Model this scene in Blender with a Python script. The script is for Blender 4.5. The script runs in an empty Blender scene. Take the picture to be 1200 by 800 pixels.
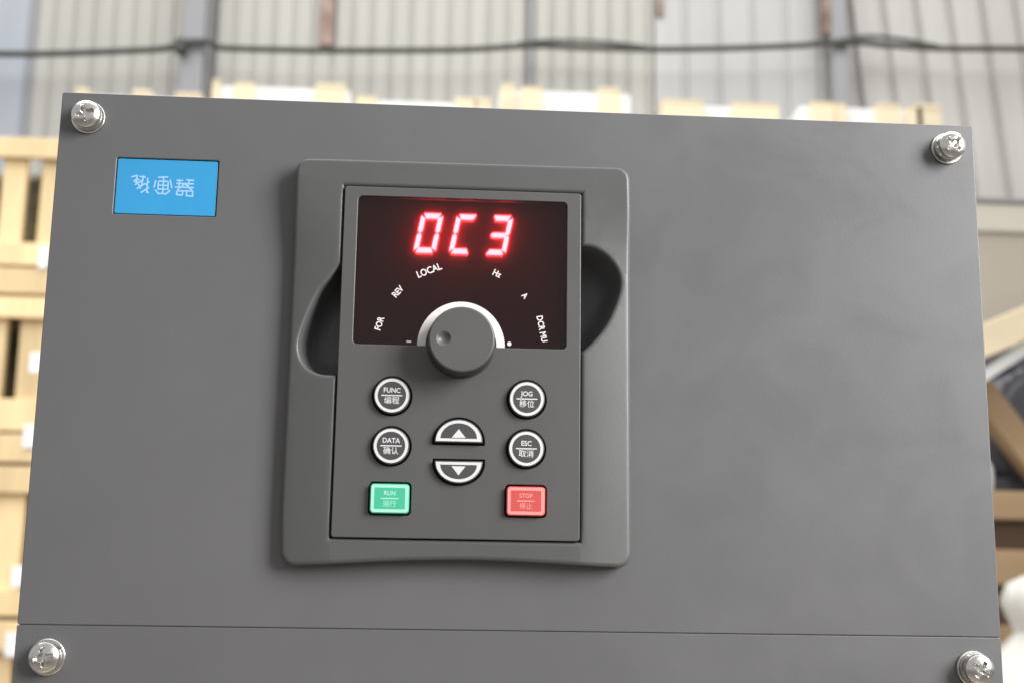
import bpy, bmesh, math, random
from mathutils import Vector, Matrix, noise
random.seed(7)
S = bpy.context.scene
COL = S.collection

# ------------------------------------------------------------------ camera
ZT = 1.40                                   # height of the cover's top edge
cam_d = bpy.data.cameras.new('camera')
cam = bpy.data.objects.new('camera', cam_d); COL.objects.link(cam)
cam.location = (-0.02611, -0.37158, ZT - 0.14384)
cam.rotation_euler = (1.760079, -0.014943, -0.063457)
cam_d.sensor_width = 36.0
cam_d.lens = 45.0
cam_d.clip_start = 0.01
cam_d.clip_end = 200
cam_d.dof.use_dof = True
cam_d.dof.focus_distance = 0.378
cam_d.dof.aperture_fstop = 16
S.camera = cam

# ------------------------------------------------------------------ light
wd = bpy.data.worlds.new('World'); S.world = wd; wd.use_nodes = True
wd.node_tree.nodes['Background'].inputs[0].default_value = (1.0, 0.995, 0.985, 1)
wd.node_tree.nodes['Background'].inputs[1].default_value = 0.52

def area(name, loc, target, sx, sy, power, color=(1, 1, 1)):
    l = bpy.data.lights.new(name, 'AREA'); l.shape = 'RECTANGLE'
    l.size = sx; l.size_y = sy; l.energy = power; l.color = color
    o = bpy.data.objects.new(name, l); COL.objects.link(o)
    o.location = loc
    o.rotation_euler = (Vector(target) - Vector(loc)).to_track_quat('-Z', 'Y').to_euler()
    return o
area('door_light', (0.86, -0.62, 1.74), (0.0, 0.0, 1.30), 0.5, 0.7, 28, (1.0, 0.995, 0.985))
area('roof_light', (0.2, 1.5, 5.3), (0.2, 1.5001, 1.5), 7.0, 5.0, 330, (1.0, 0.995, 0.98))
sl_ = area('crate_fill_light', (-3.0, 0.6, 2.9), (-1.0, 2.4, 1.75), 1.4, 1.4, 16, (1.0, 0.97, 0.92)); sl_.data.spread = math.radians(75)  # added lamp without a known source, brightens the left crate stack

S.view_settings.view_transform = 'Standard'
S.view_settings.look = 'None'
S.view_settings.exposure = 0.0
S.view_settings.gamma = 1.0
S.view_settings.use_curve_mapping = False
S.render.engine = 'CYCLES'
S.cycles.use_denoising = True
S.cycles.max_bounces = 8
S.cycles.transparent_max_bounces = 12

# ------------------------------------------------------------------ materials
def srgb(r, g, b):
    f = lambda c: (c / 255 / 12.92) if c / 255 <= 0.04045 else ((c / 255 + 0.055) / 1.055) ** 2.4
    return (f(r), f(g), f(b), 1)

def material(name, col, rough=0.5, metal=0.0, var=0.0, vscale=8.0, bump=0.0, bscale=900.0, rvar=0.0,
             stretch=(1, 1, 1), emit=None, estr=0.0, spec=0.5, objvar=0.0, col2=None):
    m = bpy.data.materials.new(name); m.use_nodes = True
    nt = m.node_tree; N = nt.nodes; L = nt.links
    b = N['Principled BSDF']
    b.inputs['Base Color'].default_value = (*col[:3], 1)
    b.inputs['Roughness'].default_value = rough
    b.inputs['Metallic'].default_value = metal
    b.inputs['Specular IOR Level'].default_value = spec
    if emit:
        b.inputs['Emission Color'].default_value = (*emit[:3], 1)
        b.inputs['Emission Strength'].default_value = estr
    if var or bump or rvar or objvar:
        tc = N.new('ShaderNodeTexCoord'); mp = N.new('ShaderNodeMapping')
        mp.inputs['Scale'].default_value = stretch
        L.new(tc.outputs['Object'], mp.inputs['Vector'])
    if var or rvar or objvar:
        n = N.new('ShaderNodeTexNoise'); n.inputs['Scale'].default_value = vscale
        n.inputs['Detail'].default_value = 6; n.inputs['Roughness'].default_value = 0.6
        L.new(mp.outputs['Vector'], n.inputs['Vector'])
        if objvar:
            oi = N.new('ShaderNodeObjectInfo')
            ad = N.new('ShaderNodeVectorMath'); ad.operation = 'ADD'
            cx = N.new('ShaderNodeCombineXYZ')
            mu = N.new('ShaderNodeMath'); mu.operation = 'MULTIPLY'; mu.inputs[1].default_value = 37
            L.new(oi.outputs['Random'], mu.inputs[0]); L.new(mu.outputs[0], cx.inputs[0])
            L.new(mp.outputs['Vector'], ad.inputs[0]); L.new(cx.outputs[0], ad.inputs[1])
            L.new(ad.outputs[0], n.inputs['Vector'])
        if var:
            r = N.new('ShaderNodeValToRGB')
            r.color_ramp.elements[0].position = 0.3; r.color_ramp.elements[1].position = 0.7
            c2 = col2 if col2 else [min(1, c * (1 + var)) for c in col[:3]]
            r.color_ramp.elements[0].color = (*[c * (1 - var) for c in col[:3]], 1)
            r.color_ramp.elements[1].color = (*c2[:3], 1)
            L.new(n.outputs['Fac'], r.inputs['Fac'])
            out = r.outputs['Color']
            if objvar:
                h = N.new('ShaderNodeHueSaturation')
                mr = N.new('ShaderNodeMapRange')
                mr.inputs['To Min'].default_value = 1 - objvar; mr.inputs['To Max'].default_value = 1 + objvar
                L.new(oi.outputs['Random'], mr.inputs['Value'])
                L.new(mr.outputs['Result'], h.inputs['Value'])
                L.new(out, h.inputs['Color']); out = h.outputs['Color']
            L.new(out, b.inputs['Base Color'])
        if rvar:
            mr2 = N.new('ShaderNodeMapRange')
            mr2.inputs['To Min'].default_value = max(0, rough - rvar); mr2.inputs['To Max'].default_value = min(1, rough + rvar)
            L.new(n.outputs['Fac'], mr2.inputs['Value']); L.new(mr2.outputs['Result'], b.inputs['Roughness'])
    if bump:
        n2 = N.new('ShaderNodeTexNoise'); n2.inputs['Scale'].default_value = bscale
        n2.inputs['Detail'].default_value = 3
        L.new(mp.outputs['Vector'], n2.inputs['Vector'])
        bp = N.new('ShaderNodeBump'); bp.inputs['Strength'].default_value = bump
        bp.inputs['Distance'].default_value = 0.0004 if bscale > 100 else 0.004
        L.new(n2.outputs['Fac'], bp.inputs['Height']); L.new(bp.outputs['Normal'], b.inputs['Normal'])
    return m

M = {}
M['powder'] = material('grey_powder_coat', (0.1190, 0.1175, 0.1200), 0.40, var=0.07, vscale=6, bump=0.055, bscale=1200, rvar=0.09)
M['plastic'] = material('grey_plastic', (0.0845, 0.0855, 0.0845), 0.42, var=0.03, vscale=20, bump=0.05, bscale=1800, rvar=0.04)
M['plastic_face'] = material('keypad_plastic', (0.0845, 0.0835, 0.0825), 0.43, var=0.03, vscale=25, bump=0.05, bscale=1800, rvar=0.04)
M['knob'] = material('knob_plastic', (0.088, 0.085, 0.085), 0.42, var=0.06, vscale=60, bump=0.05, bscale=1600)
M['knob_side'] = material('knob_side_shaded', (0.035, 0.035, 0.036), 0.5)  # dark side plastic, with the knob's own shade put into the colour
M['pocket'] = material('pocket_plastic', (0.125, 0.125, 0.127), 0.45, var=0.1, vscale=60)
M['dark'] = material('dark_inside', (0.012, 0.012, 0.012), 0.7)
M['key'] = material('key_rubber', (0.055, 0.054, 0.056), 0.5)
M['print'] = material('white_print', (0.64, 0.63, 0.63), 0.6, var=0.05, vscale=200)
M['scale'] = material('ring_print', (0.74, 0.69, 0.685), 0.55, var=0.05, vscale=150)
M['green'] = material('green_key', (0.058, 0.45, 0.27), 0.4)
M['green_rim'] = material('pale_green_print', (0.36, 0.72, 0.58), 0.45)
M['red'] = material('red_key', (0.55, 0.078, 0.070), 0.4)
M['red_rim'] = material('pale_red_print', (0.74, 0.28, 0.26), 0.45)
M['badge'] = material('blue_badge', (0.030, 0.285, 0.57), 0.42, var=0.05, vscale=60)
M['badge_print'] = material('badge_print', (0.30, 0.52, 0.80), 0.5)
M['steel'] = material('zinc_steel', (0.72, 0.70, 0.67), 0.24, 1.0, var=0.16, vscale=300, bump=0.35, bscale=500, rvar=0.06)
M['washer'] = material('zinc_washer', (0.66, 0.645, 0.62), 0.32, 1.0, var=0.08, vscale=400, bump=0.3, bscale=700)
M['module'] = material('display_module', (0.075, 0.014, 0.017), 0.6)
M['led'] = material('red_led', (0.6, 0.05, 0.08), 0.5, emit=(1.0, 0.062, 0.075), estr=42.0)

def add_dust(m, scale, lo, hi, amount, smudge):
    # sparse pale dust specks and handling smudges that change the gloss
    nt = m.node_tree; N = nt.nodes; L = nt.links; b = N['Principled BSDF']
    tc = N.new('ShaderNodeTexCoord')
    n = N.new('ShaderNodeTexNoise'); n.inputs['Scale'].default_value = scale; n.inputs['Detail'].default_value = 2
    L.new(tc.outputs['Object'], n.inputs['Vector'])
    mr = N.new('ShaderNodeMapRange'); mr.inputs['From Min'].default_value = lo; mr.inputs['From Max'].default_value = hi
    mr.inputs['To Max'].default_value = amount
    L.new(n.outputs['Fac'], mr.inputs['Value'])
    src = b.inputs['Base Color'].links[0].from_socket
    mx = N.new('ShaderNodeMix'); mx.data_type = 'RGBA'
    L.new(mr.outputs['Result'], mx.inputs[0]); L.new(src, mx.inputs[6]); mx.inputs[7].default_value = (0.42, 0.41, 0.39, 1)
    L.new(mx.outputs[2], b.inputs['Base Color'])
    n2 = N.new('ShaderNodeTexNoise'); n2.inputs['Scale'].default_value = 38; n2.inputs['Detail'].default_value = 8
    n2.inputs['Distortion'].default_value = 1.2
    L.new(tc.outputs['Object'], n2.inputs['Vector'])
    m2 = N.new('ShaderNodeMapRange'); m2.inputs['From Min'].default_value = 0.35; m2.inputs['From Max'].default_value = 0.75
    m2.inputs['To Min'].default_value = -smudge; m2.inputs['To Max'].default_value = smudge
    L.new(n2.outputs['Fac'], m2.inputs['Value'])
    ad = N.new('ShaderNodeMath'); ad.operation = 'ADD'
    L.new(b.inputs['Roughness'].links[0].from_socket, ad.inputs[0]); L.new(m2.outputs['Result'], ad.inputs[1])
    L.new(ad.outputs[0], b.inputs['Roughness'])
add_dust(M['powder'], 420, 0.74, 0.84, 0.06, 0.07)
add_dust(M['plastic'], 480, 0.74, 0.84, 0.06, 0.05)
add_dust(M['plastic_face'], 480, 0.74, 0.84, 0.06, 0.05)
add_dust(M['knob'], 600, 0.74, 0.84, 0.06, 0.05) if M['knob'].node_tree.nodes['Principled BSDF'].inputs['Roughness'].links else None

def pane_material():
    m = bpy.data.materials.new('smoked_pane'); m.use_nodes = True
    nt = m.node_tree; N = nt.nodes; L = nt.links
    for n in list(N): N.remove(n)
    out = N.new('ShaderNodeOutputMaterial')
    tr = N.new('ShaderNodeBsdfTransparent'); tr.inputs['Color'].default_value = (0.74, 0.58, 0.58, 1)
    tl = N.new('ShaderNodeBsdfRefraction'); tl.inputs['Color'].default_value = (0.80, 0.62, 0.62, 1)
    tl.inputs['Roughness'].default_value = 0.42; tl.inputs['IOR'].default_value = 1.4
    mx0 = N.new('ShaderNodeMixShader'); mx0.inputs['Fac'].default_value = 0.34
    gl = N.new('ShaderNodeBsdfGlossy'); gl.inputs['Roughness'].default_value = 0.07
    fr = N.new('ShaderNodeFresnel'); fr.inputs['IOR'].default_value = 1.45
    mx = N.new('ShaderNodeMixShader')
    L.new(tr.outputs[0], mx0.inputs[1]); L.new(tl.outputs[0], mx0.inputs[2])
    L.new(fr.outputs[0], mx.inputs['Fac']); L.new(mx0.outputs[0], mx.inputs[1]); L.new(gl.outputs[0], mx.inputs[2])
    L.new(mx.outputs[0], out.inputs['Surface'])
    return m
M['pane'] = pane_material()

M['concrete'] = material('concrete', (0.26, 0.24, 0.22), 0.8, var=0.2, vscale=1.5)
M['sheet'] = material('pale_steel_sheet', (0.53, 0.525, 0.485), 0.55, var=0.06, vscale=1.2, stretch=(6, 1, 0.4), rvar=0.05)
M['sheet_grey'] = material('grey_steel_sheet', (0.55, 0.55, 0.54), 0.55, var=0.06, vscale=1.2, stretch=(6, 1, 0.4), rvar=0.05)
M['sheet_warm'] = material('warm_steel_sheet', (0.58, 0.56, 0.535), 0.55, var=0.07, vscale=1.2, stretch=(6, 1, 0.4), rvar=0.05)
M['sheet_blue'] = material('blue_grey_sheet', (0.47, 0.51, 0.57), 0.5, var=0.06, vscale=1.2, stretch=(6, 1, 0.4))
M['column'] = material('grey_paint_steel', (0.33, 0.33, 0.35), 0.5, var=0.08, vscale=3, stretch=(1, 1, 0.3))
M['column_dark'] = material('dark_grey_steel', (0.17, 0.17, 0.18), 0.5, var=0.1, vscale=3)
M['rust'] = material('rusty_steel', (0.30, 0.185, 0.14), 0.8, var=0.35, vscale=7, col2=(0.50, 0.38, 0.33))
M['cable'] = material('black_rubber_cable', (0.075, 0.078, 0.07), 0.7)
M['wood'] = material('pine_timber', (0.72, 0.55, 0.31), 0.65, var=0.20, vscale=9, stretch=(1, 1, 0.15), objvar=0.16, bump=0.3, bscale=40)
M['wood_pale'] = material('pale_timber', (0.86, 0.73, 0.51), 0.6, var=0.1, vscale=9, stretch=(0.2, 1, 1), objvar=0.08)
M['wood_warm'] = material('brown_timber', (0.37, 0.25, 0.14), 0.65, var=0.16, vscale=9, stretch=(0.2, 1, 1), objvar=0.10, bump=0.3, bscale=40)
M['wood_dark'] = material('shaded_timber', (0.16, 0.10, 0.06), 0.7, var=0.2, vscale=9, stretch=(0.2, 1, 1), objvar=0.1)  # brown timber darkened; shade in the crate's gaps is put into the colour
M['sack'] = material('woven_plastic_sack', (0.66, 0.645, 0.60), 0.5, var=0.08, vscale=12, bump=0.5, bscale=30)
M['film'] = material('white_stretch_film', (0.86, 0.86, 0.86), 0.22, var=0.04, vscale=6, bump=0.6, bscale=25)
M['carton'] = material('beige_carton', (0.50, 0.455, 0.375), 0.7, var=0.05, vscale=4)
M['carton_lid'] = material('pale_carton_lid', (0.66, 0.62, 0.53), 0.7, var=0.05, vscale=4)
M['strip'] = material('grey_shadow_line', (0.30, 0.30, 0.30), 0.5)
M['motor'] = material('blue_grey_cast_iron', (0.085, 0.085, 0.10), 0.5, var=0.2, vscale=12)
M['rack'] = material('rack_steel', (0.10, 0.13, 0.20), 0.5)
M['goods'] = material('dark_goods', (0.07, 0.06, 0.05), 0.7, var=0.6, vscale=14, col2=(0.22, 0.19, 0.10))

# ------------------------------------------------------------------ mesh helpers
WO = {}                                             # world origin of each object

def link(o, parent, wloc):
    COL.objects.link(o)
    WO[o.name] = Vector(wloc)
    if parent is not None:
        o.parent = parent
        o.location = Vector(wloc) - WO[parent.name]
    else:
        o.location = wloc
    return o

def tag(o, label=None, cat=None, group=None, kind=None):
    if label: o['label'] = label
    if cat: o['category'] = cat
    if group: o['group'] = group
    if kind: o['kind'] = kind
    return o

def empty(name, loc, label=None, cat=None, group=None):
    o = bpy.data.objects.new(name, None); o.empty_display_size = 0.05
    link(o, None, loc)
    return tag(o, label, cat, group)

def build(name, pieces, mats, parent=None, angle=35, base=False):
    """pieces: list of (world verts, faces, material index) joined to ONE mesh object."""
    vs, fs, mi = [], [], []
    for p in pieces:
        k = len(vs); vs += [Vector(v) for v in p[0]]
        for f in p[1]:
            fs.append([i + k for i in f]); mi.append(p[2] if len(p) > 2 else 0)
    lo = Vector([min(v[i] for v in vs) for i in range(3)]); hi = Vector([max(v[i] for v in vs) for i in range(3)])
    c = (lo + hi) / 2
    if base: c.z = lo.z
    me = bpy.data.meshes.new(name)
    me.from_pydata([v - c for v in vs], [], fs)
    for m in (mats if isinstance(mats, (list, tuple)) else [mats]): me.materials.append(m)
    for p, k in zip(me.polygons, mi): p.material_index = k
    bm = bmesh.new(); bm.from_mesh(me)
    bmesh.ops.remove_doubles(bm, verts=bm.verts, dist=1e-6)
    bmesh.ops.recalc_face_normals(bm, faces=bm.faces)
    bm.to_mesh(me); bm.free()
    me.shade_smooth()
    me.set_sharp_from_angle(angle=math.radians(angle))
    for p in me.polygons:
        if abs(p.normal.y) > 0.9999: p.use_smooth = False
    o = bpy.data.objects.new(name, me)
    return link(o, parent, c)

def D(v):                                            # device millimetres (x, out, z) to world
    return (v[0] * 0.001, -v[1] * 0.001, ZT + v[2] * 0.001)

def dev(name, pieces, mats, parent, angle=35):
    return build(name, [([D(v) for v in p[0]], p[1], p[2] if len(p) > 2 else 0) for p in pieces], mats, parent, angle)

def curve_piece(cu, dmid, mi, tx=None):
    ob = bpy.data.objects.new('tmp', cu)
    me = bpy.data.meshes.new_from_object(ob)
    if tx is None: tx = Matrix.Identity(4)
    vs = []
    for v in me.vertices:
        w = tx @ v.co
        vs.append((w.x, dmid + w.z, w.y))
    fs = [list(p.vertices) for p in me.polygons]
    bpy.data.objects.remove(ob); bpy.data.curves.remove(cu); bpy.data.meshes.remove(me)
    return (vs, fs, mi)

def solid(loops, d0, d1, bev=0.0, mi=0, res=2):
    """flat outline(s) in (x, z) millimetres, holes allowed, thickness d0..d1 with rounded rims."""
    cu = bpy.data.curves.new('tmp', 'CURVE'); cu.dimensions = '2D'; cu.fill_mode = 'BOTH'
    for lp in loops:
        sp = cu.splines.new('POLY'); sp.points.add(len(lp) - 1)
        for p, q in zip(sp.points, lp): p.co = (q[0], q[1], 0, 1)
        sp.use_cyclic_u = True
    cu.extrude = (d1 - d0) / 2 - bev
    if bev:
        cu.bevel_depth = bev; cu.bevel_resolution = res; cu.offset = -bev
    return curve_piece(cu, (d0 + d1) / 2, mi)

def text(s, size, x, z, rot, d0, d1, mi=0, bold=0.0, sx=1.0, space=1.0):
    cu = bpy.data.curves.new('tmp', 'FONT'); cu.body = s; cu.size = size
    cu.align_x = 'CENTER'; cu.align_y = 'CENTER'; cu.space_character = space
    cu.extrude = (d1 - d0) / 2; cu.offset = bold; cu.resolution_u = 3
    tx = Matrix.Translation((x, z, 0)) @ Matrix.Rotation(math.radians(rot), 4, 'Z') @ Matrix.Diagonal((sx, 1, 1, 1))
    return curve_piece(cu, (d0 + d1) / 2, mi, tx)

def rrect(x0, x1, z0, z1, r, n=5):
    p = []
    for cx, cz, a in ((x1 - r, z1 - r, 0), (x0 + r, z1 - r, 90), (x0 + r, z0 + r, 180), (x1 - r, z0 + r, 270)):
        for i in range(n + 1):
            t = math.radians(a + 90 * i / n); p.append((cx + r * math.cos(t), cz + r * math.sin(t)))
    return p

def circle(cx, cz, r, n=40):
    return [(cx + r * math.cos(2 * math.pi * i / n), cz + r * math.sin(2 * math.pi * i / n)) for i in range(n)]

def smooth_loop(ctrl, n=8):
    """closed Catmull-Rom through the control points."""
    out = []; k = len(ctrl)
    for i in range(k):
        a, b, c, d = [Vector(ctrl[(i + j - 1) % k]) for j in range(4)]
        for t in [j / n for j in range(n)]:
            out.append(tuple(0.5 * (2 * b + (c - a) * t + (2 * a - 5 * b + 4 * c - d) * t * t + (3 * b - a - 3 * c + d) * t ** 3)))
    return out

def smooth_open(ctrl, n=8):
    out = []; k = len(ctrl)
    for i in range(k - 1):
        b, c = Vector(ctrl[i]), Vector(ctrl[i + 1])
        a = Vector(ctrl[i - 1]) if i else 2 * b - c
        d = Vector(ctrl[i + 2]) if i + 2 < k else 2 * c - b
        for j in range(n):
            t = j / n
            out.append(tuple(0.5 * (2 * b + (c - a) * t + (2 * a - 5 * b + 4 * c - d) * t * t + (3 * b - a - 3 * c + d) * t ** 3)))
    out.append(tuple(ctrl[-1])); return out

def bars(strokes, w, d0, d1, mi=0):
    """thin printed strokes from (x0, z0, x1, z1) lines."""
    vs, fs = [], []
    for si, (x0, z0, x1, z1) in enumerate(strokes):
        d1 += 0.0015
        dx, dz = x1 - x0, z1 - z0; l = math.hypot(dx, dz) or 1
        nx, nz = -dz / l * w / 2, dx / l * w / 2
        k = len(vs)
        for d in (d0, d1):
            vs += [(x0 + nx, d, z0 + nz), (x1 + nx, d, z1 + nz), (x1 - nx, d, z1 - nz), (x0 - nx, d, z0 - nz)]
        fs += [[k, k+1, k+2, k+3], [k+7, k+6, k+5, k+4]] + [[k+i, k+4+i, k+4+(i+1) % 4, k+(i+1) % 4] for i in range(4)]
    return (vs, fs, mi)

def lathe_grid(cx, cz, prof, n, fn=None, mi=0):
    """rings (radius, out) about the out-axis at (cx, cz); fn(x, z, d) -> d displaces; closed at the centre."""
    vs, fs = [], []
    for r, d in prof:
        for i in range(n):
            t = 2 * math.pi * i / n
            x, z = r * math.cos(t), r * math.sin(t)
            vs.append((cx + x, fn(x, z, d) if fn else d, cz + z))
    for j in range(len(prof) - 1):
        for i in range(n):
            fs.append([j * n + i, j * n + (i + 1) % n, (j + 1) * n + (i + 1) % n, (j + 1) * n + i])
    fs.append([(len(prof) - 1) * n + i for i in range(n)])
    return (vs, fs, mi)

def box(x0, x1, y0, y1, z0, z1, b=0.0, mi=0, jig=0.0):
    """world box, optionally with chamfered long edges"""
    bm = bmesh.new(); bmesh.ops.create_cube(bm, size=1)
    for v in bm.verts:
        v.co = Vector(((x0 + x1) / 2 + v.co.x * (x1 - x0), (y0 + y1) / 2 + v.co.y * (y1 - y0), (z0 + z1) / 2 + v.co.z * (z1 - z0)))
        if jig: v.co += Vector((random.uniform(-jig, jig), random.uniform(-jig, jig), random.uniform(-jig, jig)))
    if b: bmesh.ops.bevel(bm, geom=list(bm.edges), offset=b, segments=1, affect='EDGES')
    bm.verts.index_update()
    r = ([v.co.copy() for v in bm.verts], [[v.index for v in f.verts] for f in bm.faces], mi)
    bm.free(); return r

def beam(p, q, w, t, b=0.002, mi=0):
    """timber from p to q, w across (in the x-z plane), t deep (y)"""
    p, q = Vector(p), Vector(q); l = (q - p).length
    vs, fs, _ = box(-l / 2, l / 2, -t / 2, t / 2, -w / 2, w / 2, b)
    d = (q - p).normalized(); y = Vector((0, 1, 0)); y = (y - d * d.dot(y)).normalized(); z = d.cross(y)
    m = Matrix((d, y, z)).transposed(); c = (p + q) / 2
    return ([m @ v + c for v in vs], fs, mi)

def tube(path, r, n=8, mi=0):
    vs, fs = [], []
    P = [Vector(p) for p in path]
    for i, p in enumerate(P):
        d = (P[min(i + 1, len(P) - 1)] - P[max(i - 1, 0)]).normalized()
        u = Vector((0, 1, 0)); u = (u - d * d.dot(u)).normalized(); w = d.cross(u)
        rr = r[i] if isinstance(r, list) else r
        for k in range(n):
            t = 2 * math.pi * k / n; vs.append(p + (u * math.cos(t) + w * math.sin(t)) * rr)
    for i in range(len(P) - 1):
        for k in range(n):
            fs.append([i * n + k, i * n + (k + 1) % n, (i + 1) * n + (k + 1) % n, (i + 1) * n + k])
    fs.append(list(range(n))); fs.append([(len(P) - 1) * n + k for k in range(n)])
    return (vs, fs, mi)

# ------------------------------------------------------------------ setting
tag(build('floor', [box(-15, 15, -12, 15, -0.2, 0.0)], M['concrete']), 'plain concrete floor of the shed', kind='structure')

# corrugated wall, five metres behind
WY = 5.0
wall = empty('corrugated_wall', (0.3, WY, 0), 'pale corrugated steel wall of the shed behind the row of crates', 'wall')
def sheet(x0, x1, pitch, ridge, depth, mat, z0=0.0, z1=5.2, flip=1, lean=0.0):
    prof = []; x = x0
    while x < x1 - 1e-6:
        e = min(x + pitch, x1)
        s = ridge * 0.3
        pts = [(x, 0), (x + pitch - ridge - 2 * s, 0), (x + pitch - ridge - s, flip * depth), (x + pitch - s, flip * depth)]
        for p in pts:
            if p[0] < x1: prof.append(p)
        x = e
    prof.append((x1, 0))
    vs = [(px + (3.65 - z) * lean, WY + py, z) for z in (z0, z1) for px, py in prof]
    n = len(prof)
    fs = [[i, i + 1, n + i + 1, n + i] for i in range(n - 1)]
    return build('sheet', [(vs, fs)], mat, wall, angle=20)
sheet(-5.0, -1.835, 0.30, 0.03, 0.012, M['sheet_blue'])
sheet(-1.80, -1.06, 0.086, 0.016, 0.015, M['sheet'])
sheet(-1.02, 0.345, 0.086, 0.016, 0.015, M['sheet'])
sheet(0.385, 0.915, 0.086, 0.016, 0.017, M['sheet'])
sheet(0.925, 1.70, 0.155, 0.022, 0.018, M['sheet_grey'])
sheet(1.865, 5.2, 0.157, 0.030, 0.036, M['sheet_warm'], lean=0.085)
build('backing', [box(-5.0, 5.2, WY + 0.05, WY + 0.07, 0, 5.2)], M['sheet_warm'], wall)
build('seam_post', [box(-1.838, -1.797, WY - 0.012, WY + 0.02, 0, 5.2, 0.004)], M['column'], wall)
build('seam_post', [box(0.350, 0.380, WY - 0.02, WY + 0.03, 0, 5.2, 0.004)], M['column'], wall)
build('rust_batten', [box(-0.575, -0.512, WY - 0.03, WY - 0.006, 3.59, 5.2, 0.003)], M['rust'], wall)
build('rust_batten', [box(0.932, 0.962, WY - 0.02, WY - 0.004, 3.80, 5.2, 0.003)], M['rust'], wall)

def column(x0, x1, label, rusty=False):
    c = empty('steel_column', ((x0 + x1) / 2, WY - 0.12, 0), label, 'column', 'columns along the shed wall')
    w = x1 - x0
    build('flange', [box(x0, x1, WY - 0.13, WY - 0.118, 0, 5.2, 0.002)], M['column'], c)
    build('web', [box(x0 + w * .42, x0 + w * .58, WY - 0.117, WY - 0.05, 0, 5.2)], M['column'], c)
    build('flange', [box(x1 + 0.002, x1 + 0.012, WY - 0.10, WY - 0.03, 0, 5.2, 0.002)], M['column'], c)
    if rusty:
        build('rust_edge', [box(x0 - 0.028, x0 - 0.003, WY - 0.128, WY - 0.05, 3.70, 5.2, 0.002)], M['rust'], c)
column(-1.15, -1.055, 'grey steel column by the dark cable clamp, near the blue grey sheet')
column(1.70, 1.765, 'slim grey steel column with a rusty edge, right of the centre wall', True)

cpts = [(-4.5, 3.36), (-3.0, 3.40), (-1.90, 3.439), (-1.758, 3.444), (-1.475, 3.466), (-1.19, 3.494), (-1.138, 3.515), (-1.09, 3.524), (-1.03, 3.524), (-0.974, 3.506),
        (-0.72, 3.508), (-0.465, 3.515), (0.049, 3.541), (0.345, 3.572), (0.57, 3.574), (0.87, 3.578), (1.211, 3.597), (1.517, 3.622), (1.748, 3.644),
        (1.941, 3.644), (2.173, 3.638), (2.564, 3.652), (3.2, 3.66), (5.0, 3.70)]
path = [(x, WY - 0.155 + (0.0 if -1.2 < x < -1.0 or 1.6 < x < 1.9 else 0.01), z) for x, z in smooth_open(cpts, 5)]
cb = build('power_cable', [tube(path, 0.0145, 8)], M['cable'])
tag(cb, 'black cable strung level across the corrugated wall', 'cable')
build('clamp', [box(-1.168, -1.122, WY - 0.185, WY - 0.13, 3.468, 3.528, 0.006)], M['cable'], cb)
cb2 = build('power_cable', [tube([(x, WY - 0.15, z) for x, z in smooth_open([(0.30, 3.578), (0.42, 3.596), (0.62, 3.602), (0.80, 3.592), (0.90, 3.580)], 5)], 0.008, 6)], M['cable'])
tag(cb2, 'short thin loop of cable above the long black cable, mid wall', 'cable')
cb3 = build('power_cable', [tube([(x, WY - 0.15, z) for x, z in smooth_open([(1.72, 3.652), (1.85, 3.678), (2.0, 3.672), (2.17, 3.645)], 5)], 0.009, 6)], M['cable'])
tag(cb3, 'short thin loop of cable right of the rusty edged column', 'cable')

# storage rack carrying the row of wrapped crates
CY = 4.0; RZ = 2.66
rack = empty('storage_rack', (0.25, CY + 0.25, 0), 'blue steel storage rack under the row of wrapped crates', 'rack')
for x in (-1.28, 0.25, 1.76):
    for y in (CY + 0.02, CY + 0.46):
        build('post', [box(x - 0.03, x + 0.03, y - 0.02, y + 0.02, 0, RZ - 0.082, 0.003)], M['rack'], rack)
for y in (CY + 0.02, CY + 0.46):
    build('shelf_beam', [box(-1.31, 1.79, y - 0.02, y + 0.02, RZ - 0.08, RZ - 0.022, 0.003)], M['rack'], rack)
for i in range(8):
    x = -1.31 + i * 0.3875
    build('deck_board', [box(x + 0.004, x + 0.3835, CY, CY + 0.48, RZ - 0.02, RZ, 0.002)], M['wood'], rack)

crates = [(-1.335, -0.871, 2.952, 'low wrapped crate at the left end of the row above the device'),
          (-0.845, -0.352, 3.006, 'tall white wrapped crate, second from left in the row above the device'),
          (-0.332, 0.158, 2.972, 'wrapped crate with pale timber ends, third from left above the device'),
          (0.176, 0.667, 3.032, 'tallest white wrapped crate, right of the dark wall post'),
          (0.774, 1.203, 2.998, 'narrow wrapped crate with yellow timber corners, second from right in the row'),
          (1.281, 1.828, 3.012, 'wide wrapped crate at the right end of the row above the device')]
blocks = [[(0.03, 0.10, .03), (0.46, 0.14, .035), (0.78, 0.20, .02)],
          [(0.0, 0.05, .02), (0.16, 0.14, 0.0), (0.74, 0.22, .02)],
          [(0.0, 0.14, .0), (0.72, 0.16, .02), (0.86, 0.12, .025)],
          [(0.02, 0.10, .02), (0.17, 0.15, .0), (0.74, 0.16, .018)],
          [(0.0, 0.36, .012), (0.60, 0.40, .01)],
          [(0.08, 0.16, .01), (0.25, 0.07, .0), (0.53, 0.16, .02), (0.74, 0.10, .0), (0.80, 0.17, .028)]]
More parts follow.
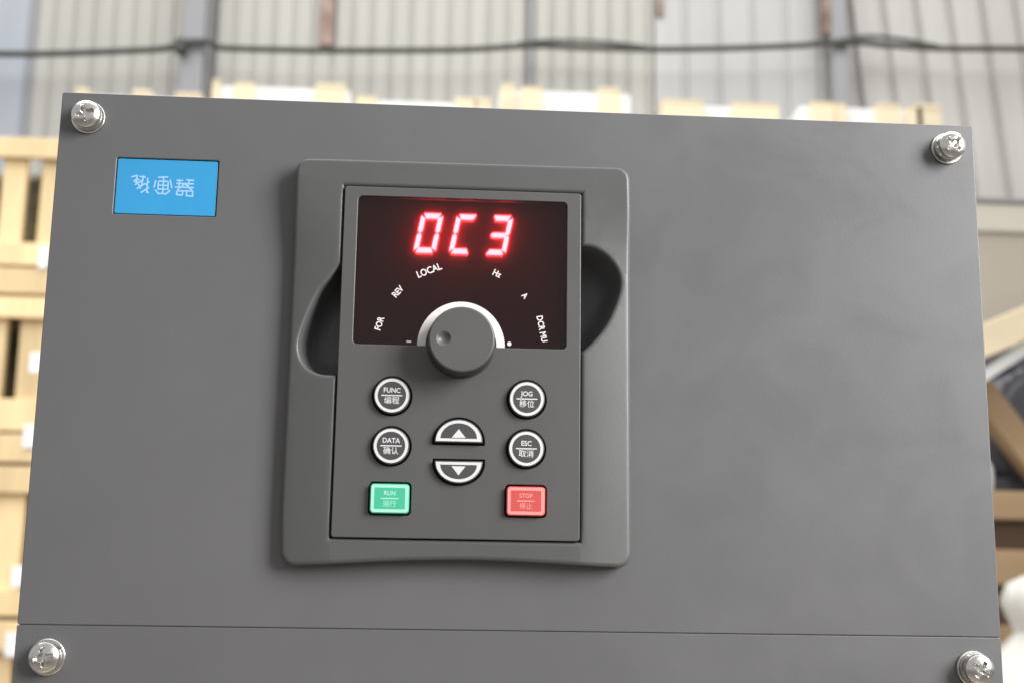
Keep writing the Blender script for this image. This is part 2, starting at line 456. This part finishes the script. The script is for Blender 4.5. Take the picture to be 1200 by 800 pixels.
for (x0, x1, zt, lab), bl in zip(crates, blocks):
    c = empty('wrapped_crate', ((x0 + x1) / 2, CY + 0.22, RZ), lab, 'crate', 'wrapped crates in a row on the rack')
    w = x1 - x0
    # film-wrapped body with a slightly crumpled top
    nx, ny = 10, 6; vs, fs = [], []
    vv, ff, _ = box(x0 + 0.006, x1 - 0.006, CY + 0.02, CY + 0.42, RZ + 0.001, zt - 0.002, 0.006)
    build('film_wrap', [(vv, ff)], M['film'], c)
    for (a, bw, up) in bl:
        build('corner_batten', [box(x0 + a * w, x0 + (a + bw) * w, CY - 0.004, CY + 0.018, RZ + 0.002, zt - 0.002, 0.002)], M['wood_pale'], c)
        build('top_board', [box(x0 + a * w, x0 + (a + bw) * w, CY - 0.006, CY + 0.44, zt - 0.0015, zt + 0.004 + up * 0.3, 0.002)], M['wood_pale'], c)

# stack of slatted pine crates, left
LY = 2.4
def slat_crate(z0, z1, label, slats, rails):
    x0, x1 = -1.36, -0.80
    c = empty('slatted_crate', ((x0 + x1) / 2, LY + 0.25, z0), label, 'crate', 'pine crates stacked on the left')
    for y in (LY, LY + 0.48):
        for a, b in rails:
            build('rail', [box(x0, x1, y, y + 0.02, z0 + a, z0 + b, 0.002, jig=0.0015)], M['wood'], c)
        for a, b in slats:
            build('slat', [box(a, b, y + 0.021, y + 0.04, z0 + 0.004, z1 - 0.004, 0.002, jig=0.0015)], M['wood'], c)
    for a, b in rails:
        for x in (x0, x1 - 0.02):
            build('side_rail', [box(x, x + 0.02, LY + 0.041, LY + 0.479, z0 + a, z0 + b, 0.002)], M['wood'], c)
    build('base_board', [box(x0 + 0.021, x1 - 0.021, LY + 0.042, LY + 0.478, z0 + 0.002, z0 + 0.016)], M['wood'], c)
    build('packed_goods', [box(x0 + 0.05, x1 - 0.05, LY + 0.09, LY + 0.44, z0 + 0.017, z1 - 0.06, 0.02, jig=0.012)], M['goods'], c)
    return c
sl = [(-1.34, -1.27), (-1.22, -1.15), (-1.10, -1.035), (-0.995, -0.945), (-0.912, -0.822)]
sl2 = [(-1.34, -1.27), (-1.22, -1.15), (-1.10, -1.04), (-1.03, -0.958), (-0.929, -0.82)]
sl3 = [(-1.34, -1.22), (-1.20, -1.09), (-1.07, -0.97), (-0.962, -0.886), (-0.876, -0.82)]
slat_crate(1.864, 2.222, 'topmost pine crate of the left stack with a dark slot between slats', sl, [(0.310, 0.355), (0.064, 0.115), (0.0, 0.058)])
slat_crate(1.500, 1.860, 'second pine crate from the top of the left stack', sl2, [(0.312, 0.357), (0.066, 0.135), (0.0, 0.060)])
slat_crate(1.180, 1.496, 'third pine crate from the top of the left stack, close boarded', sl3, [(0.255, 0.313), (0.0, 0.055)])
slat_crate(0.0, 1.176, 'tall pine crate at the foot of the left stack', sl3, [(1.11, 1.172), (0.96, 1.02), (0.55, 0.61), (0.0, 0.08)])
st = empty('corner_straps', (-0.885, LY - 0.004, 1.1), 'white plastic strap clips down the corner of the left crate stack', 'strap')
for z, h, w in ((1.945, 0.05, 0.022), (1.714, 0.045, 0.026), (1.555, 0.05, 0.03), (1.262, 0.045, 0.035), (1.124, 0.05, 0.04)):
    build('clip', [box(-0.895, -0.895 + w, LY - 0.006, LY - 0.002, z - h / 2, z + h / 2, 0.0012)], M['film'], st)

# right: carton, crate with a motor and loose timber, white sack
cr = empty('tall_carton', (1.5, 2.75, 0), 'tall beige carton with a pale lid standing on the right', 'carton')
build('carton_body', [box(1.16, 1.95, 2.5, 3.05, 0, 2.10, 0.004)], M['carton'], cr)
build('lid', [box(1.152, 1.958, 2.492, 3.058, 2.101, 2.172, 0.004)], M['carton_lid'], cr)
build('lid_shadow_line', [box(1.148, 1.962, 2.488, 3.062, 2.173, 2.186, 0.002)], M['strip'], cr)  # dark strip added as the shadow line along the lid's top edge

RY = 2.0
wc = empty('open_crate', (1.3, RY + 0.25, 0), 'brown timber crate with wide boards below the dark motor on the right', 'crate')
for a, b, mt in ((1.396, 1.449, 'wood_warm'), (1.274, 1.338, 'wood_warm'), (1.14, 1.20, 'wood_warm'), (0.95, 1.01, 'wood_warm'), (0.7, 0.76, 'wood_warm'), (0.4, 0.46, 'wood_warm'), (0.0, 0.10, 'wood_warm')):
    for y in (RY, RY + 0.48):
        build('board', [box(0.92, 1.68, y, y + 0.02, a, b, 0.002, jig=0.0015)], M[mt], wc)
for x in (0.935, 1.30, 1.665):
    for y in (RY + 0.021, RY + 0.44):
        build('post', [box(x - 0.022, x + 0.022, y, y + 0.039, 0.0, 1.44, 0.002)], M['wood_dark'], wc)
build('inner_panel', [box(0.96, 1.64, RY + 0.062, RY + 0.075, 0.02, 1.436)], M['wood_dark'], wc)
build('top_panel', [box(0.925, 1.675, RY + 0.022, RY + 0.478, 1.441, 1.4505)], M['wood_dark'], wc)

mo = empty('electric_motor', (1.24, RY + 0.25, 1.4507), 'dark blue grey cast motor on top of the right timber crate', 'motor')
def ycyl(cx, cz, r, y0, y1, n=28, fins=0):
    vs, fs = [], []
    m = n * (2 if fins else 1)
    for y in (y0, y1):
        for i in range(m):
            t = 2 * math.pi * i / m; rr = r * (1.07 if fins and i % 2 else 1.0)
            vs.append((cx + rr * math.cos(t), y, cz + rr * math.sin(t)))
    fs = [[i, (i + 1) % m, m + (i + 1) % m, m + i] for i in range(m)] + [list(range(m)), list(range(m, 2 * m))]
    return (vs, fs)
build('housing', [ycyl(1.20, 1.590, 0.115, RY + 0.10, RY + 0.36, 28, 1)], M['motor'], mo, 20)
build('end_bell', [ycyl(1.20, 1.590, 0.105, RY + 0.055, RY + 0.099)], M['motor'], mo)
build('shaft', [ycyl(1.20, 1.590, 0.02, RY + 0.0, RY + 0.054, 16)], M['steel'], mo)
for x in (1.11, 1.29): build('foot', [box(x - 0.05, x + 0.05, RY + 0.12, RY + 0.34, 1.4507, 1.485, 0.004)], M['motor'], mo)
build('terminal_box', [box(1.14, 1.26, RY + 0.16, RY + 0.29, 1.712, 1.76, 0.006)], M['motor'], mo)

tag(build('timber_plank', [beam((0.93, RY - 0.03, 1.692), (1.42, RY - 0.03, 1.905), 0.060, 0.05)], M['wood_pale']), 'short timber plank sloping up to the right below the beige carton', 'timber')
tag(build('timber_brace', [beam((0.955, RY + 0.03, 1.745), (1.158, RY + 0.03, 1.468), 0.052, 0.045)], M['wood_warm']), 'timber brace sloping down to the right across the dark motor', 'timber')
tag(build('white_strip', [beam((0.95, RY - 0.025, 1.622), (1.114, RY - 0.025, 1.728), 0.022, 0.03)], M['film']), 'white plastic strip just under the sloping timber plank', 'plastic strip')
cap = [(0.0135, 1.4512), (0.017, 1.4525), (0.019, 1.47), (0.0195, 1.49), (0.016, 1.505), (0.008, 1.511)]
vs, fs = [], []
for r, z in cap:
    for i in range(18):
        t = 2 * math.pi * i / 18; vs.append((1.037 + r * math.cos(t), RY + 0.045 + r * math.sin(t), z))
for j in range(len(cap) - 1):
    for i in range(18): fs.append([j * 18 + i, j * 18 + (i + 1) % 18, (j + 1) * 18 + (i + 1) % 18, (j + 1) * 18 + i])
fs += [list(range(18)), [(len(cap) - 1) * 18 + i for i in range(18)]]
tag(build('plastic_cap', [(vs, fs)], M['film']), 'small rounded white plastic cap on the right timber crate', 'cap')

# white sack standing in front of the crate
prof = [(0.02, 0.0), (0.17, 0.01), (0.20, 0.2), (0.205, 0.55), (0.195, 0.85), (0.165, 1.04), (0.115, 1.12), (0.060, 1.165), (0.034, 1.195), (0.046, 1.222), (0.054, 1.245), (0.042, 1.275), (0.015, 1.288)]
vs, fs = [], []; n = 40
for r, z in prof:
    for i in range(n):
        t = 2 * math.pi * i / n
        k = 1 + 0.10 * noise.noise(Vector((math.cos(t) * 1.7, math.sin(t) * 1.7, z * 4))) + 0.05 * math.sin(t * 9 + z * 3) * (z > 1.0)
        vs.append((0.988 + r * k * math.cos(t), RY - 0.24 + r * k * math.sin(t), z))
for j in range(len(prof) - 1):
    for i in range(n): fs.append([j * n + i, j * n + (i + 1) % n, (j + 1) * n + (i + 1) % n, (j + 1) * n + i])
fs += [list(range(n)), [(len(prof) - 1) * n + i for i in range(n)]]
tag(build('white_sack', [(vs, fs)], M['sack'], None, 60), 'white plastic sack with tied neck before the right timber crate', 'sack')

# support under the device (below the frame)
sup = empty('support_crate', (0, 0.12, 0), 'pine crate that carries the grey inverter cabinet', 'crate')
build('top_panel', [box(-0.26, 0.26, -0.08, 0.34, 0.925, 0.948, 0.002)], M['wood'], sup)
for i in range(6):
    for y in (-0.076, 0.314):
        build('slat', [box(-0.25 + i * 0.085, -0.18 + i * 0.085, y, y + 0.02, 0.0, 0.924, 0.002)], M['wood'], sup)

# ------------------------------------------------------------------ the inverter
inv = empty('frequency_inverter', (0, 0.1, 0.948), 'grey frequency inverter cabinet with keypad and red lit display', 'inverter')
HB = -452.0
dev('cabinet_body', [([(x, d, z) for x, d, z in [(-139.8, -1.8, -0.6), (139.8, -1.8, -0.6), (139.8, -1.8, HB), (-139.8, -1.8, HB), (-139.8, -205, -0.6), (139.8, -205, -0.6), (139.8, -205, HB), (-139.8, -205, HB)]],
     [[0, 1, 5, 4], [1, 2, 6, 5], [2, 3, 7, 6], [3, 0, 4, 7], [4, 5, 6, 7]], 0)], M['powder'], inv)
badge_hole = rrect(-122.45, -92.35, -37.35, -19.85, 0.5)
kp_cut = rrect(-67.0, 29.6, -134.0, -24.0, 2)
fc = dev('front_cover', [solid([rrect(-140, 140, -156.01, 0, 0.7), badge_hole, kp_cut], -1.6, 0.0, 0.30, res=3)], M['powder'], inv)
dev('lower_cover', [solid([rrect(-140.03, 140.03, HB, -156.15, 0.5)], -1.6, -0.02, 0.22, res=3)], M['powder'], inv)
dev('seam_backing', [solid([rrect(-139, 139, -157.5, -154.6, 0.2)], -1.58, -0.55)], M['powder'], inv)

bd = dev('badge', [solid([rrect(-122.2, -92.6, -37.1, -20.1, 0.5)], -1.3, -0.35, 0.15)], M['badge'], inv)
G1 = [(0, 9, 3, 10), (1, 7, 4, 8), (2, 5, 6, 8), (3, 3, 7, 6), (5, 1, 9, 4), (3, 10, 2, 6), (6, 10, 5, 4), (8, 9, 8, 1), (4, 9.5, 7, 9), (7, 3, 9, 1), (2, 8, 5, 3), (9, 7, 7, 5)]
G2 = [(2, 9.5, 7, 9.8), (1, 8, 0.4, 4), (8, 8.5, 9.2, 4), (1, 3, 3, 0.8), (8.4, 3, 6, 0.6), (2.5, 7.5, 7, 7.5), (2, 5.4, 7.6, 5.4), (2.5, 3.4, 7, 3.4), (4.8, 9.5, 4.8, 1), (2.4, 7.5, 2.4, 3), (7.2, 7.5, 7.2, 3), (3, 1.2, 6.6, 1.0)]
G3 = [(0.5, 9, 4, 9), (5.5, 9.5, 9.5, 9.2), (0.5, 7.4, 9.5, 7.4), (0, 5.4, 9.6, 5.4), (1, 3.4, 9, 3.6), (0.8, 1.4, 4.2, 1.2), (5.6, 1, 9.6, 0.8), (2, 9.6, 2, 5.5), (7, 9.6, 6.6, 5.5), (1, 3.4, 1, 1), (4, 3.4, 4, 1.2), (6, 3.5, 6, 1), (9, 3.6, 9.2, 1), (4.8, 7.4, 1.2, 3.8), (5, 7.2, 8.8, 3.8)]
pcs = []
for k, G in enumerate((G1, G2, G3)):
    ox, oz, s = (-117.9, -31.2, 0.60) if k == 0 else ((-111.3, -31.3, 0.60) if k == 1 else (-104.9, -31.6, 0.58))
    pcs.append(bars([(ox + a * s, oz + b * s, ox + c * s, oz + d * s) for a, b, c, d in G], 0.48, -0.34, -0.30))
dev('lettering', pcs, M['badge_print'], bd)

# corner screws: flat washer, split spring washer, domed head with a cross recess
def screw(cx, cz, rot, lift, tilt):
    def cross(x, z, d):
        c, s = math.cos(rot), math.sin(rot)
        u, w = abs(c * x + s * z), abs(-s * x + c * z)
        arm = max(0, min(1, (0.62 - min(u, w)) / 0.22)) * max(0, min(1, (2.7 - max(u, w)) / 0.5))
        core = max(0, min(1, (1.35 - math.hypot(u, w)) / 0.5))
        return d - 1.5 * max(arm, core) if d > lift + 1.2 else d
    prof = [(4.15, lift), (4.2, lift + 0.2), (4.2, lift + 1.25), (4.1, lift + 1.6)]
    for i in range(1, 31):
        r = 4.1 * (1 - i / 31); t = r / 4.1
        prof.append((r, lift + 1.6 + 1.25 * (1 - t ** 2.6)))
    sc = dev('screw', [lathe_grid(cx + tilt, cz, prof, 96, cross)], M['steel'], inv, 40)
    dev('washer', [lathe_grid(cx, cz, [(4.7, 0.02), (4.95, 0.15), (4.95, 0.75), (4.8, 0.9), (3.0, 0.95)], 48)], M['washer'], sc)
    # split spring washer: a short helix with a gap
    vs, fs = [], []; n = 44; a0 = rot + 0.6
    for i in range(n):
        t = a0 + (2 * math.pi - 0.28) * i / (n - 1); h = 0.95 + (lift - 1.75) * i / (n - 1)
        for r, d in ((3.0, h), (4.45, h), (4.45, h + 0.75), (3.0, h + 0.75)):
            vs.append((cx + tilt * .6 + r * math.cos(t), d, cz + r * math.sin(t)))
    for i in range(n - 1):
        for k in range(4): fs.append([i * 4 + k, i * 4 + (k + 1) % 4, i * 4 + 4 + (k + 1) % 4, i * 4 + 4 + k])
    fs += [[0, 1, 2, 3], [n * 4 - 4, n * 4 - 3, n * 4 - 2, n * 4 - 1]]
    dev('spring_washer', [(vs, fs)], M['washer'], sc)
screw(-131.6, -8.0, 0.35, 2.4, 0.0)
screw(131.2, -8.0, 0.8, 3.2, 0.25)
screw(-130.9, -164.7, 0.2, 1.9, -0.1)
screw(131.2, -164.9, 1.0, 3.2, 0.15)

# bezel with two finger pockets
KX0, KX1, KZ0, KZ1 = -54.0, 16.1, -130.8, -28.4
OX0, OX1, OZ0, OZ1 = KX0 - 0.24, KX1 + 0.24, KZ0 - 0.22, KZ1 + 0.24
Lt = smooth_open([(OX0, -51.8), (-57.4, -56.2), (-60.6, -60.6), (-63.9, -68.6), (-65.6, -75.0), (-65.0, -79.3), (-62.8, -82.5), (-59.0, -84.4), (OX0, -84.7)], 6)
Rt = smooth_open([(OX1, -76.4), (20.4, -72.3), (24.1, -67.1), (27.0, -60.3), (28.1, -55.2), (27.1, -50.9), (24.0, -47.1), (20.0, -44.8), (OX1, -44.2)], 6)
hole = [(OX0, OZ1), (OX0, -36.0), (OX0, -44.0)] + Lt + [(OX0, -100.0), (OX0, -115.0), (OX0, OZ0), (OX1, OZ0), (OX1, -118.0), (OX1, -104.0), (OX1, -90.0)] + Rt + [(OX1, -36.0), (OX1, OZ1)]
def drop(x, z): t = max(0.0, min(1.0, (-24.0 - z) / 30.0)); return 2.4 * t * t * (3 - 2 * t) * max(0.0, (abs(x + 18.9) - 35.4) / 14.4) ** 1.25
def sag(p, d_lo=0.5): return ([(x, d - drop(x, z) * max(0.0, min(1.0, (d - d_lo) / 4.5)), z) for x, d, z in p[0]], p[1], p[2])
outer = []
R_ = 4.0
for cx, cz, a in ((30.9 - R_, -19.4 - R_, 0), (-68.7 + R_, -19.9 - R_, 90)):
    for i in range(7):
        t = math.radians(a + 15 * i); outer.append((cx + R_ * math.cos(t), cz + R_ * math.sin(t)))
    if a == 0: outer += [(22.0, -19.45), (OX1, -19.5), (-18.9, -19.65), (OX0, -19.8), (-60.0, -19.85)]
outer += [(-68.65 + 0.003 * k, -25.0 - 9.0 * k) for k in range(12)]
for i in range(7):
    t = math.radians(180 + 15 * i); outer.append((-68.2 + R_ + R_ * math.cos(t), -138.8 + R_ + R_ * math.sin(t)))
for i in range(1, 24):
    t = i / 24; outer.append((-68.2 + R_ + (99.6 - 2 * R_) * t, -138.8 + 0.9 * t + 1.8 * math.sin(math.pi * t) ** 1.3))
for i in range(7):
    t = math.radians(270 + 15 * i); outer.append((31.4 - R_ + R_ * math.cos(t), -137.9 + R_ + R_ * math.sin(t)))
outer += [(31.38 - 0.02 * k, -133.0 + 9.0 * k) for k in range(12)]
def slice_up(p):
    bm = bmesh.new(); vl = [bm.verts.new(v) for v in p[0]]
    for f in p[1]:
        try: bm.faces.new([vl[i] for i in f])
        except ValueError: pass
    bmesh.ops.remove_doubles(bm, verts=bm.verts, dist=1e-4)
    cuts = [((OX0 - 0.01 - 2.2 * k, 0, 0), (1, 0, 0)) for k in range(7)] + [((OX1 + 0.01 + 2.2 * k, 0, 0), (1, 0, 0)) for k in range(7)]
    cuts += [((0, 0, -22.0 - 5.0 * k), (0, 0, 1)) for k in range(24)]
    for co, no in cuts:
        bmesh.ops.bisect_plane(bm, geom=list(bm.verts) + list(bm.edges) + list(bm.faces), dist=1e-5, plane_co=co, plane_no=no)
    bm.verts.index_update()
    out = ([tuple(v.co) for v in bm.verts], [[v.index for v in f.verts] for f in bm.faces], p[2]); bm.free(); return out
bz = dev('bezel', [sag(slice_up(solid([outer, hole], 0.02, 6.0, 1.2, res=5)))], M['plastic'], inv)
def pocket(arc, side):
    xk = arc[0][0] - side * 0.0
    edge = [(p[0], p[1]) for p in arc]
    inner = [(xk - side * 4.0, arc[-1][1]), (xk - side * 4.0, arc[0][1])]
    lp = edge + inner
    cx = xk + side * 1.0; cz = (arc[0][1] + arc[-1][1]) / 2
    vs, fs = [], []; n = len(lp); K = 9
    for j in range(K):
        t = j / (K - 1); s = math.cos(t * math.pi / 2 * 0.93) ** 0.55; d = 5.0 - 13.0 * math.sin(t * math.pi / 2)
        for x, z in lp: vs.append((cx + (x - cx) * s, d, cz + (z - cz) * s))
    for j in range(K - 1):
        for i in range(n): fs.append([j * n + i, j * n + (i + 1) % n, (j + 1) * n + (i + 1) % n, (j + 1) * n + i])
    fs.append([(K - 1) * n + i for i in range(n)])
    vs = [(x, d - drop(x, z) * max(0.0, min(1.0, (d + 4) / 8.0)), z) for x, d, z in vs]
    return dev('finger_pocket', [(vs, fs)], M['pocket'], bz, 60)
pocket(Lt, -1); pocket(Rt, 1)
dev('bezel_backing', [solid([rrect(KX0 - 0.3, KX1 + 0.3, KZ0 - 2, KZ1 + 2, 0.3)], -13.0, 1.0)], M['dark'], bz)

# keypad face: window opening and key holes
WX0, WX1, WZ0, WZ1 = -50.0, 11.9, -75.7, -31.2
KEYS = [(-38.2, -90.6), (-38.0, -105.0), (0.5, -90.7), (0.5, -105.0)]
def half(cx, zf, r, h, up, grow=0.0, rc=0.5):
    # half-disc: flat side at zf, bulging up (+1) or down (-1)
    s = 1 if up else -1; pts = []
    for i in range(25):
        t = math.pi * i / 24
        x, z = (r + grow) * math.cos(t), (h + grow) * math.sin(t) - 0.0
        pts.append((cx + x, zf + s * z))
    pts.append((cx - r - grow, zf - s * grow)); pts.append((cx + r + grow, zf - s * grow))
    return pts
HU = (-18.85, -103.3, 6.5, 6.0, True); HD = (-18.7, -109.2, 6.5, 5.7, False)
RG = (-43.4, -32.4, -124.0, -115.7); RR = (-4.9, 6.05, -123.95, -115.75)
holes = [rrect(WX0, WX1, WZ0, WZ1, 1.3)] + [circle(x, z, 5.75) for x, z in KEYS] + [half(*HU, 0.95), half(*HD, 0.95),
         rrect(RG[0] - .5, RG[1] + .5, RG[2] - .5, RG[3] + .6, 1.3), rrect(RR[0] - .5, RR[1] + .5, RR[2] - .5, RR[3] + .6, 1.3)]
face = dev('keypad_face', [solid([rrect(KX0, KX1, KZ0, KZ1, 0.8)] + holes, 4.0, 6.5, 0.22, res=2)], M['plastic_face'], inv)
dev('keypad_body', [solid([rrect(KX0 + 0.5, KX1 - 0.5, KZ0 + 0.5, KZ1 - 0.5, 0.5), rrect(WX0 - 0.4, WX1 + 0.4, WZ0 - 0.4, WZ1 + 0.4, 1.3)], 1.2, 3.98)], M['dark'], face)

# display: board, LED module, smoked pane, printed legends
db = dev('display_board', [solid([rrect(WX0 - 0.3, WX1 + 0.3, WZ0 - 0.3, WZ1 + 0.3, 1)], 1.05, 1.45)], M['dark'], inv)
dm = dev('led_module', [solid([rrect(WX0, WX1, WZ0, WZ1, 0.4)], 1.5, 2.1, 0.1)], M['module'], inv)
SL = 2.3 / 12.0
def seg_polys(ox, oz, segs):
    W_, H_, t, g = 6.5, 11.9, 1.35, 0.16
    h = H_ / 2
    P = {'a': [(t*.45+g, H_), (W_-t*.45-g, H_), (W_-t-g, H_-t), (t+g, H_-t)],
         'd': [(t*.45+g, 0), (W_-t*.45-g, 0), (W_-t-g, t), (t+g, t)],
         'f': [(0, H_-t*.45-g), (t, H_-t-g), (t, h+t*.42+g), (t*.5, h+g), (0, h+t*.4+g)],
         'e': [(0, t*.45+g), (t, t+g), (t, h-t*.42-g), (t*.5, h-g), (0, h-t*.4-g)],
         'b': [(W_, H_-t*.45-g), (W_-t, H_-t-g), (W_-t, h+t*.42+g), (W_-t*.5, h+g), (W_, h+t*.4+g)],
         'c': [(W_, t*.45+g), (W_-t, t+g), (W_-t, h-t*.42-g), (W_-t*.5, h-g), (W_, h-t*.4-g)],
         'g': [(t*.55+g, h), (t+g, h+t*.45), (W_-t-g, h+t*.45), (W_-t*.55-g, h), (W_-t-g, h-t*.45), (t+g, h-t*.45)]}
    return [[(ox + x + z * SL, oz + z) for x, z in P[s]] for s in segs]
for ox, segs in ((-33.5, 'abcdef'), (-23.0, 'adef'), (-12.6, 'abcdg')):
    for lp in seg_polys(ox, -46.9, segs):
        dev('segment', [solid([lp], 2.1, 3.0)], M['led'], dm)
pn = dev('smoked_pane', [solid([rrect(WX0 + 0.08, WX1 - 0.08, WZ0 + 0.08, WZ1 - 0.08, 1.25)], 5.3, 5.9, 0.05)], M['pane'], inv)
PD0, PD1 = 5.905, 5.93
for s, size, x, z, rot, sp in (('FOR', 2.6, -42.5, -69.5, 75, 0.95), ('REV', 2.6, -37.5, -59.9, 50, 0.95), ('LOCAL', 2.9, -28.6, -53.3, 23, 0.98),
                               ('Hz', 2.6, -8.7, -53.6, -25, 1.0), ('A', 2.4, -0.4, -60.0, -48, 1.0), ('DCR MU', 2.5, 4.7, -69.7, -78, 0.98)):
    dev('lettering', [text(s, size, x, z, rot, PD0, PD1, bold=0.06, sx=0.84, space=sp)], M['scale'], pn)
KC = (-18.75, -75.1)
arc = [(KC[0] + 12.75 * math.cos(math.pi * i / 48), KC[1] - 0.5 + 13.9 * math.sin(math.pi * i / 48) * 0.955) for i in range(49)]
arc += [(KC[0] + 10.3 * math.cos(math.pi * i / 48), KC[1] - 0.5 + 11.2 * math.sin(math.pi * i / 48)) for i in range(48, -1, -1)]
dev('dial_scale', [solid([arc], PD0, PD1)], M['scale'], pn)
dev('scale_mark', [bars([(-34.6, -74.5, -33.2, -74.5)], 0.55, PD0, PD1)], M['scale'], pn)
dev('scale_mark', [solid([circle(-4.7, -74.4, 0.62, 16)], PD0, PD1)], M['scale'], pn)

# knob with a finger dimple
def dimple(x, z, d):
    r2 = math.hypot(x + 5.1, z - 0.1)
    return d - 1.0 * max(0, 1 - (r2 / 2.05) ** 2) if d > 14.95 else d
prof = [(9.65, 5.95), (9.5, 13.8), (9.4, 14.5), (9.2, 14.9), (8.9, 15.0)]
prof += [(8.9 * (1 - i / 48) + 1e-4, 15.0) for i in range(1, 48)]
kvs, kfs, _ = lathe_grid(KC[0], KC[1], prof, 110, dimple)
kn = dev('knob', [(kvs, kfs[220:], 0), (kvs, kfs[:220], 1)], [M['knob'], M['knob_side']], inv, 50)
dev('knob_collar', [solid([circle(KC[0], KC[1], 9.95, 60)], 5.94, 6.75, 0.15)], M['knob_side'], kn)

# keys
KD0, KD1 = 1.3, 8.0
def legend_lines(cx, cz, top, bot, ts, bs, barw, mi=0, d0=KD1 + 0.005, d1=KD1 + 0.03):
    return [text(top, ts, cx, cz + 1.45, -1, d0, d1, mi, 0.04, 0.95), bars([(cx - barw / 2, cz, cx + barw / 2, cz)], 0.34, d0, d1, mi),
            text(bot, bs, cx, cz - 1.55, -1, d0, d1, mi, 0.015)]
for (x, z), (tp, bt) in zip(KEYS, (('FUNC', '编程'), ('DATA', '确认'), ('JOG', '移位'), ('ESC', '取消'))):
    k = dev('round_key', [solid([circle(x, z, 5.2, 48)], KD0, KD1, 0.3)], M['key'], inv)
    dev('legend', [solid([circle(x, z, 4.85, 48), circle(x, z, 4.05, 48)], KD1 + 0.005, KD1 + 0.03)] + legend_lines(x, z, tp, bt, 1.95, 2.2, 6.0), M['print'], k)
for H, tri in ((HU, [(-2.0, 1.0), (2.0, 1.0), (0, 3.5)]), (HD, [(-2.0, -1.2), (2.0, -1.2), (0, -3.75)])):
    k = dev('arrow_key', [solid([half(*H, 0.35)], KD0, KD1, 0.28)], M['key'], inv)
    s = 1 if H[4] else -1
    inner = half(H[0], H[1] + s * 0.78, H[2] - 1.3, H[3] - 1.62, H[4], 0.0)
    dev('legend', [solid([half(*H, 0.0), inner], KD1 + 0.005, KD1 + 0.03), solid([[(H[0] + a, H[1] + b) for a, b in tri]], KD1 + 0.005, KD1 + 0.03)], M['print'], k)
for R4, mk, mr, tp, bt in ((RG, 'green', 'green_rim', 'RUN', '运行'), (RR, 'red', 'red_rim', 'STOP', '停止')):
    x0, x1, z0, z1 = R4
    k = dev('run_key' if mk == 'green' else 'stop_key', [solid([rrect(x0, x1, z0, z1, 1.0)], KD0, KD1, 0.3)], M[mk], inv)
    dev('legend', [solid([rrect(x0 + .3, x1 - .3, z0 + .3, z1 - .3, 0.8), rrect(x0 + 1.15, x1 - 1.15, z0 + 1.15, z1 - 1.15, 0.3)], KD1 + 0.005, KD1 + 0.03)]
        + legend_lines((x0 + x1) / 2, (z0 + z1) / 2, tp, bt, 1.7, 1.9, 5.0), M[mr], k)
